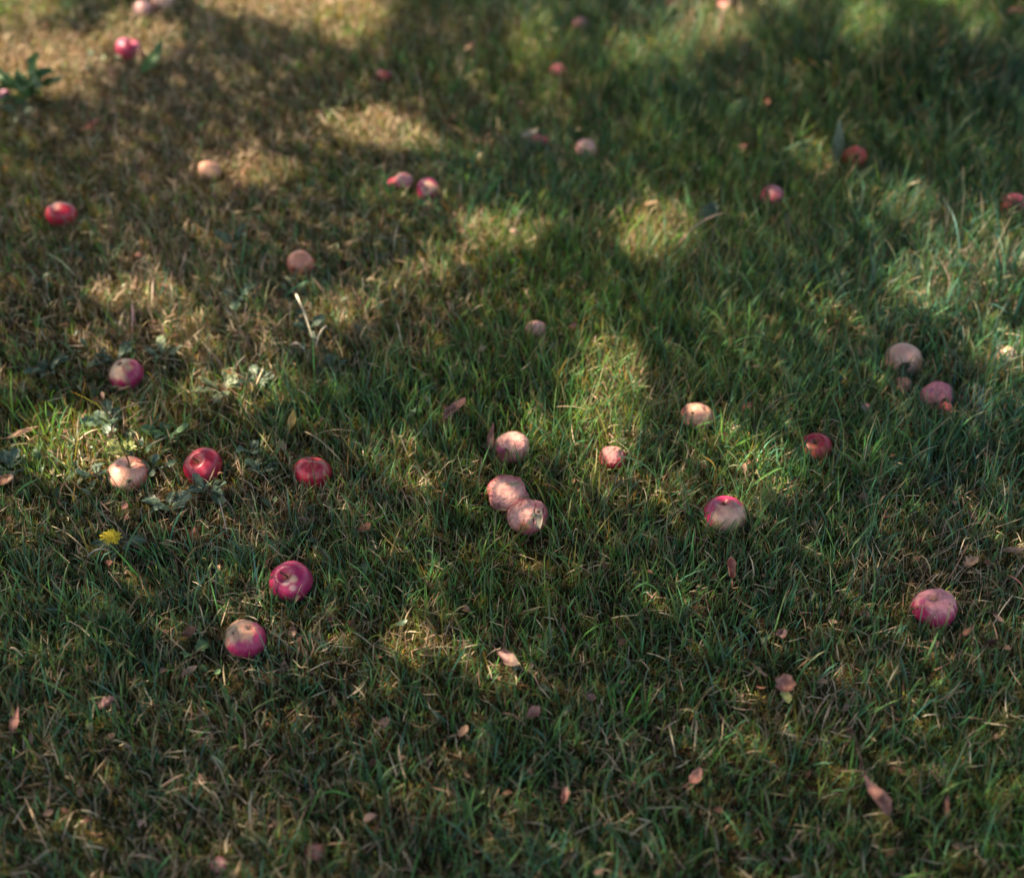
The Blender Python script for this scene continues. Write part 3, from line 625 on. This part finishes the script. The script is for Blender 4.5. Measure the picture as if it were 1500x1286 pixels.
G = Acc(); D = Acc(); MS = Acc()
def put(x, y, L, W, az, a0, a1, c, isd, levels=4, sidew=.2):
    tip = np.where((rng.random(len(x)) < .22)[:, None], pick(DRYP, len(x))*.9, c)
    for acc, k in ((G, ~isd), (D, isd)):
        if k.any(): acc.add(*blades(x[k], y[k], L[k], W[k], az[k], a0[k], a1[k], c[k], levels, sidew, tip[k]))
def understory(x, y, wf=1.):
    k = avoid(x, y); x, y = x[k], y[k]; n = len(x)
    c, isd = colours(x, y, .12, .35); L = flatten(x, y, rng.uniform(.010, .028, n)*(.7+.4*lushness(x, y)))
    put(x, y, L, rng.uniform(.0011, .0022, n)*wf, rng.uniform(0, 6.283, n), rng.uniform(0, .9, n), rng.uniform(.3, 1.7, n), c*.9, isd, 3, .3)
def midblades(x, y, wf=1.):
    k = avoid(x, y, .95); x, y = x[k], y[k]
    lu = lushness(x, y); k = rng.random(len(x)) < .35+.5*lu; x, y, lu = x[k], y[k], lu[k]; n = len(x)
    c, isd = colours(x, y, -.10, .25); L = flatten(x, y, rng.gamma(5, .0068, n)*(.32+.68*lu)+.01)
    put(x, y, L, rng.uniform(.0012, .0031, n)*wf, rng.uniform(0, 6.283, n), rng.uniform(0, .5, n), rng.uniform(.2, 1.5, n), c, isd, 4, .2)
def tufts(tx, ty, num, len_, spread, wf=1., green=0., lean=1.0, levels=7, hue=None):
    m_ = len(tx); idx = np.repeat(np.arange(m_), num); n = len(idx)
    az = rng.uniform(0, 6.283, n); rr = np.abs(rng.normal(0, spread, n))
    x = tx[idx]+np.cos(az)*rr; y = ty[idx]+np.sin(az)*rr
    k = avoid(x, y, .70); x, y, az, idx = x[k], y[k], az[k], idx[k]; n = len(x)
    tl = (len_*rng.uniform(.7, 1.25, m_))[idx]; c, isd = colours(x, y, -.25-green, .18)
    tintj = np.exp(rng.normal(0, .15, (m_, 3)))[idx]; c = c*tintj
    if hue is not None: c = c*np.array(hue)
    L = flatten(x, y, tl*rng.uniform(.45, 1.1, n)); az = az+rng.normal(0, .6, n)
    # most tufts lean a common way
    put(x, y, L, rng.uniform(.0017, .0036, n)*wf, az, rng.uniform(.05, .65, n), rng.uniform(.3, 1.65, n)*lean, c, isd, levels, .18)
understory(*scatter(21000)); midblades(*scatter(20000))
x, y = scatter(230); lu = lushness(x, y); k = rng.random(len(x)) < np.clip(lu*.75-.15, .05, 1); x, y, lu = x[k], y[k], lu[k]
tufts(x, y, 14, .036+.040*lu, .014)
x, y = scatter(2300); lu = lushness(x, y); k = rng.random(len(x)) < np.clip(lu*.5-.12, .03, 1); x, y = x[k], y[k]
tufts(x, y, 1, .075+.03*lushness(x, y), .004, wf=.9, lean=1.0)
# tall clumps the photograph shows
for (c_, r_, q_) in BODIES:                        # a collar of blades pressed against each apple
    n = int(1500*r_)+6; a_ = rng.uniform(0, 6.283, n); k_ = rng.uniform(.70, 1.25, n)*r_
    tufts(c_[0]+np.cos(a_)*k_, c_[1]+np.sin(a_)*k_, 1, np.full(n, min(.05, r_*1.15)+.006), .002, wf=.9)
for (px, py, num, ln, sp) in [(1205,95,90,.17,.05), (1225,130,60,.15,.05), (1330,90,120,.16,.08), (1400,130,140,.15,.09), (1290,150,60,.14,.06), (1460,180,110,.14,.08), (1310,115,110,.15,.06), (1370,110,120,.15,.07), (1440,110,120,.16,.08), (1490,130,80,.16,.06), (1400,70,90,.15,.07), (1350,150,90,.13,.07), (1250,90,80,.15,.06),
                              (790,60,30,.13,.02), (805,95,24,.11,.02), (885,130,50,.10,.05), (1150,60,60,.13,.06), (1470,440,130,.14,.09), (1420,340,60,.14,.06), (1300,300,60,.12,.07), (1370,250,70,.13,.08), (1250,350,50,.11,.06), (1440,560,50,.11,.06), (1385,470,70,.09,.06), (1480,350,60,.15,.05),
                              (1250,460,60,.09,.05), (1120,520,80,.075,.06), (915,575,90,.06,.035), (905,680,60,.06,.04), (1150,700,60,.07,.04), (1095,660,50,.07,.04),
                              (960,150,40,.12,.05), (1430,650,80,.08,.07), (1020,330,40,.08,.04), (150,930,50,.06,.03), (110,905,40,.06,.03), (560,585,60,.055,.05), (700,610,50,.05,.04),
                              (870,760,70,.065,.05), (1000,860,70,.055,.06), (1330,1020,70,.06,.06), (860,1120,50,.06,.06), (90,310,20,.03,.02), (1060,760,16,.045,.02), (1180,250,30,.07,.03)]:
    q = at(px, py); tufts(np.array([q[0]]), np.array([q[1]]), num, np.array([ln]), sp, green=.2, wf=1.6 if ln > .1 else 1.2, hue=(.5, .58, .66) if px > 1180 and py < 200 else None)  # back-right clumps: bluer, and darkened in colour to stand in for shade
# lying straw everywhere
def straw(x, y, wf=1.):
    k = avoid(x, y, 1.); x, y = x[k], y[k]; d = dry_sunlit(x, y); k = rng.random(len(x)) < .25+.9*d; x, y = x[k], y[k]; n = len(x)
    c = pick(DRYP, n)*np.exp(rng.normal(0, .25, n))[:, None]
    D.add(*blades(x, y, rng.uniform(.012, .05, n), rng.uniform(.0009, .0022, n)*wf, rng.uniform(0, 6.283, n), rng.uniform(.7, 1.5, n), rng.uniform(1.1, 1.8, n), c, 4, .4, zoff=rng.uniform(.002, .02, n)))
straw(*scatter(7500))
def moss(x, y):
    k = avoid(x, y, .8); x, y = x[k], y[k]; d = dry_sunlit(x, y); nz = fbm(x*7, y*7, s=61, o=3); k = (nz+.35*d) > .60; x, y = x[k], y[k]; n = len(x)
    P = np.array([[.20,.17,.035], [.24,.19,.05], [.15,.15,.03], [.27,.19,.07], [.20,.12,.05]])
    c = pick(P, n)*np.exp(rng.normal(0, .25, n))[:, None]
    MS.add(*blades(x, y, rng.uniform(.005, .012, n), rng.uniform(.0012, .0024, n), rng.uniform(0, 6.283, n), rng.uniform(0, 1., n), rng.uniform(.3, 1.6, n), c, 3, 0., zoff=rng.uniform(.0, .008, n)))
moss(*scatter(26000))
def chips(x, y, pal, smin, smax, lift, tilt, aspect):
    k = avoid(x, y, 1.1); x, y = x[k], y[k]; n = len(x); L = rng.uniform(smin, smax, n); W = L*rng.uniform(*aspect, n)
    az = rng.uniform(0, 6.283, n); el = rng.uniform(*tilt, n); ro = rng.uniform(-.5, .5, n); cu = rng.uniform(-.25, .35, n)
    P = np.stack([x, y, ground_h(x, y)+rng.uniform(*lift, n)], -1)
    d = np.stack([np.cos(az)*np.cos(el), np.sin(az)*np.cos(el), np.sin(el)], -1); s0 = np.stack([-np.sin(az), np.cos(az), 0*az], -1); u0 = np.cross(d, s0)
    sd = s0*np.cos(ro)[:, None]+u0*np.sin(ro)[:, None]; up = np.cross(d, sd); V = []
    for i in range(6):
        t_ = i/5; w_ = math.sin(math.pi*min(.97, max(.06, t_**.8)))
        for q in (-1, 0, 1):
            V.append(P+d*(L*t_)[:, None]+sd*(W*.5*w_*q)[:, None]+up*(L*(cu*4*t_*(1-t_)+.22*w_*abs(q)*(.5+cu)))[:, None])
    V = np.stack(V, 1).reshape(-1, 3); b0 = (np.arange(n)*18)[:, None]
    Q = np.concatenate([b0+np.array([[3*i+j, 3*i+j+1, 3*i+j+4, 3*i+j+3]]) for i in range(5) for j in (0, 1)])
    c = pick(pal, n)*np.exp(rng.normal(0, .22, n))[:, None]
    return V, Q, np.repeat(c, 18, axis=0)
LITP = .62*np.array([[.40,.24,.18], [.30,.15,.11], [.20,.09,.06], [.46,.29,.24], [.14,.06,.045], [.36,.16,.12]])
V, Q, cl = chips(*scatter(190), LITP, .006, .021, (.006, .026), (-.3, .7), (.35, .7))
tag(mesh_np('leaf_litter', V, [Q], cl, M_leafdry), 'scraps of brown and pink dead leaf caught in the lawn', 'leaf litter', kind='stuff')
x, y = scatter(2600); px_, py_ = to_px(x, y)
wgt = .9*np.exp(-((px_-250)/260)**2-((py_-620)/190)**2)+.3*np.exp(-((px_-350)/200)**2-((py_-430)/120)**2)+.05
k = rng.random(len(x)) < wgt*sstep(.42, .6, fbm(x*6, y*6, s=88, o=3)); 
V, Q, cl = chips(x[k], y[k], np.array([[.055,.10,.065], [.07,.12,.07], [.05,.09,.04], [.11,.14,.08]]), .010, .026, (.004, .016), (.05, .9), (.35, .6))
tag(mesh_np('ground_cover', V, [Q], cl, M_weed), 'small dull green broad leaves growing flat among the turf on the left', 'ground cover', kind='stuff')
# beyond the frame the lawn goes on, thinner
understory(*fringe(5200), wf=2.2); midblades(*fringe(3000), wf=1.7)
tag(G.build('grass', M_grass), 'shaded green lawn of mixed fine blades and long tufts', 'grass', kind='stuff')
tag(D.build('dry_grass', M_dry), 'straw coloured dead grass mixed through the lawn', 'dry grass', kind='stuff')
tag(MS.build('moss', M_moss), 'yellow-green moss between the grass blades', 'moss', kind='stuff')

# ------------------------------------------------------------------ the apple tree that shades the lawn (unseen, crown gaps cut to place the sun patches)
SUNP = [(60,100,88,38,1), (215,62,42,28,1), (25,25,60,22,.9), (420,12,90,20,1), (510,35,55,30,1), (545,190,60,19,1), (600,205,35,12,.7), (380,252,38,16,.5), (308,250,22,14,.2),
        (735,345,42,22,.85), (690,378,30,14,.55), (640,400,26,12,.4), (590,420,30,10,.4), (505,465,30,13,.85), (205,432,50,15,.8), (125,658,66,38,1), (110,690,40,14,.7), (180,668,30,16,.6), (400,562,40,20,.7), (325,575,36,14,.7),
        (1385,425,42,38,1), (1482,400,34,46,1), (1440,380,20,10,.6), (1345,320,28,14,.7), (1472,515,24,26,.7), (975,350,40,32,.95), (918,576,25,54,1), (902,630,32,24,1), (905,690,36,16,.6), (795,630,20,10,.5), (830,650,60,24,.18),
        (1140,715,36,26,.5), (1100,735,20,14,.5), (1085,660,24,14,.3), (616,950,19,18,.9), (690,975,20,7,.4), (740,1000,20,8,.4), (1060,55,40,26,.9), (1012,78,26,22,.7), (935,90,22,22,.5), (1285,55,20,40,.95), (1150,15,30,12,.5), (1400,8,30,8,.7),
        (1205,245,14,18,.7), (795,70,18,30,.45), (560,290,20,20,.1), (300,760,90,30,.12), (370,900,40,30,.15), (1450,60,20,16,.4), (250,480,120,40,.14), (1010,720,50,30,.15),
        (620,700,50,30,.08), (1240,480,60,20,.12), (1090,480,40,16,.1)]
def sunfrac(x, y, grow=.019):
    px, py = to_px(x, y); s = np.zeros(len(x)); warp = fbm(x*16, y*16, s=71, o=3)-.5
    for (cx, cy, rx, ry, v) in SUNP:
        q = at(cx, cy); sx = depth(q)/FPX; el = PITCH+math.atan((cy-643)/FPX); sy = sx/math.sin(el)
        d2 = ((px-cx)/(rx+grow/sx))**2+((py-cy)/(ry+grow/sy))**2 + 1.3*warp
        s = np.maximum(s, v*np.exp(-np.maximum(d2, 0)**3*.7))
    return s
TAU0 = 4.2
TREE = np.array([-5.2, 4.6, 0.])
def crown():
    n = 420000
    gx_ = rng.uniform(-3.9, 3.9, n); gy_ = rng.uniform(-.3, 7.2, n); z = rng.uniform(1.9, 2.6, n)+.4*fbm(gx_*1.1, gy_*1.1, s=8, o=2)
    s = sunfrac(gx_, gy_); s = np.maximum(s, .012); keep = rng.random(n) < np.clip(-np.log(s)/TAU0, 0, 1)  # leaves left out wherever a sun patch should fall
    edge = np.hypot(gx_/3.9, (gy_-3.4)/3.9)+.25*(fbm(gx_*2, gy_*2, s=12, o=2)-.5); keep &= edge < 1.
    gx_, gy_, z = gx_[keep], gy_[keep], z[keep]; n = len(z)
    P = np.stack([gx_, gy_, np.zeros(n)], -1)+SUN[None, :]*(z/SUN[2])[:, None]
    # leaf: six-sided blade folded along its midrib
    L = rng.uniform(.028, .042, n); W = L*rng.uniform(.5, .65, n); az = rng.uniform(0, 6.283, n); dr = rng.uniform(-.9, .3, n); ro = rng.uniform(-.9, .9, n)
    d = np.stack([np.cos(az)*np.cos(dr), np.sin(az)*np.cos(dr), np.sin(dr)], -1); s0 = np.stack([-np.sin(az), np.cos(az), 0*az], -1); u0 = np.cross(d, s0)
    sd = s0*np.cos(ro)[:, None]+u0*np.sin(ro)[:, None]; up = np.cross(d, sd)
    T = lambda a, b, c: P+d*(L*a)[:, None]+sd*(W*b)[:, None]+up*(L*c)[:, None]
    V = np.stack([T(-.5, 0, 0), T(-.1, .5, .08), T(.25, .38, .05), T(.5, 0, -.04), T(.25, -.38, .05), T(-.1, -.5, .08)], 1).reshape(-1, 3)
    b0 = (np.arange(n)*6)[:, None]; F = np.concatenate([b0+np.array([[0, 3, 2, 1]]), b0+np.array([[0, 5, 4, 3]])])
    c = np.array([.06, .11, .03])*np.exp(rng.normal(0, .2, n))[:, None]; return V, [F], np.repeat(c, 6, axis=0), P
V, F, cc, LP = crown()
tree = empty('unseen_apple_tree', TREE, 'unseen spreading apple tree, crown shaped to shade the lawn and place sun patches', 'tree')
mesh_np('crown', V-TREE, F, cc, M_crown, smooth=False, parent=tree)
# trunk and limbs, each limb running up into the crown
t = np.linspace(0, 1, 12)[:, None]; ctr = LP.mean(0)
tr = TREE+np.array([.7, -.2, 1.5])*t+np.array([.08, .05, 0])*np.sin(t*5)
V, F = tube(tr-TREE, np.linspace(.19, .13, 12), 16); mesh_np('trunk', V, F, np.full((len(V), 3), (.14,.11,.085)), M_wood, parent=tree)
lr = np.random.default_rng(5); made = 0
for k in range(400):
    tgt = LP[lr.integers(0, len(LP))]; a = tr[-1]; mid = a*.5+tgt*.5+np.array([0, 0, lr.uniform(.1, .5)])
    q = (1-t)**2*a+2*t*(1-t)*mid+t*t*tgt
    gp = q-SUN[None, :]*(q[:, 2]/SUN[2])[:, None]
    if sunfrac(gp[:, 0], gp[:, 1]).max() > .12: continue
    V, F = tube(q-TREE, np.linspace(.07, .012, 12), 8); mesh_np('limb', V, F, np.full((len(V), 3), (.14,.11,.085)), M_wood, parent=tree); made += 1
    if made >= 9: break
print('limbs', made, 'leaves', len(LP))
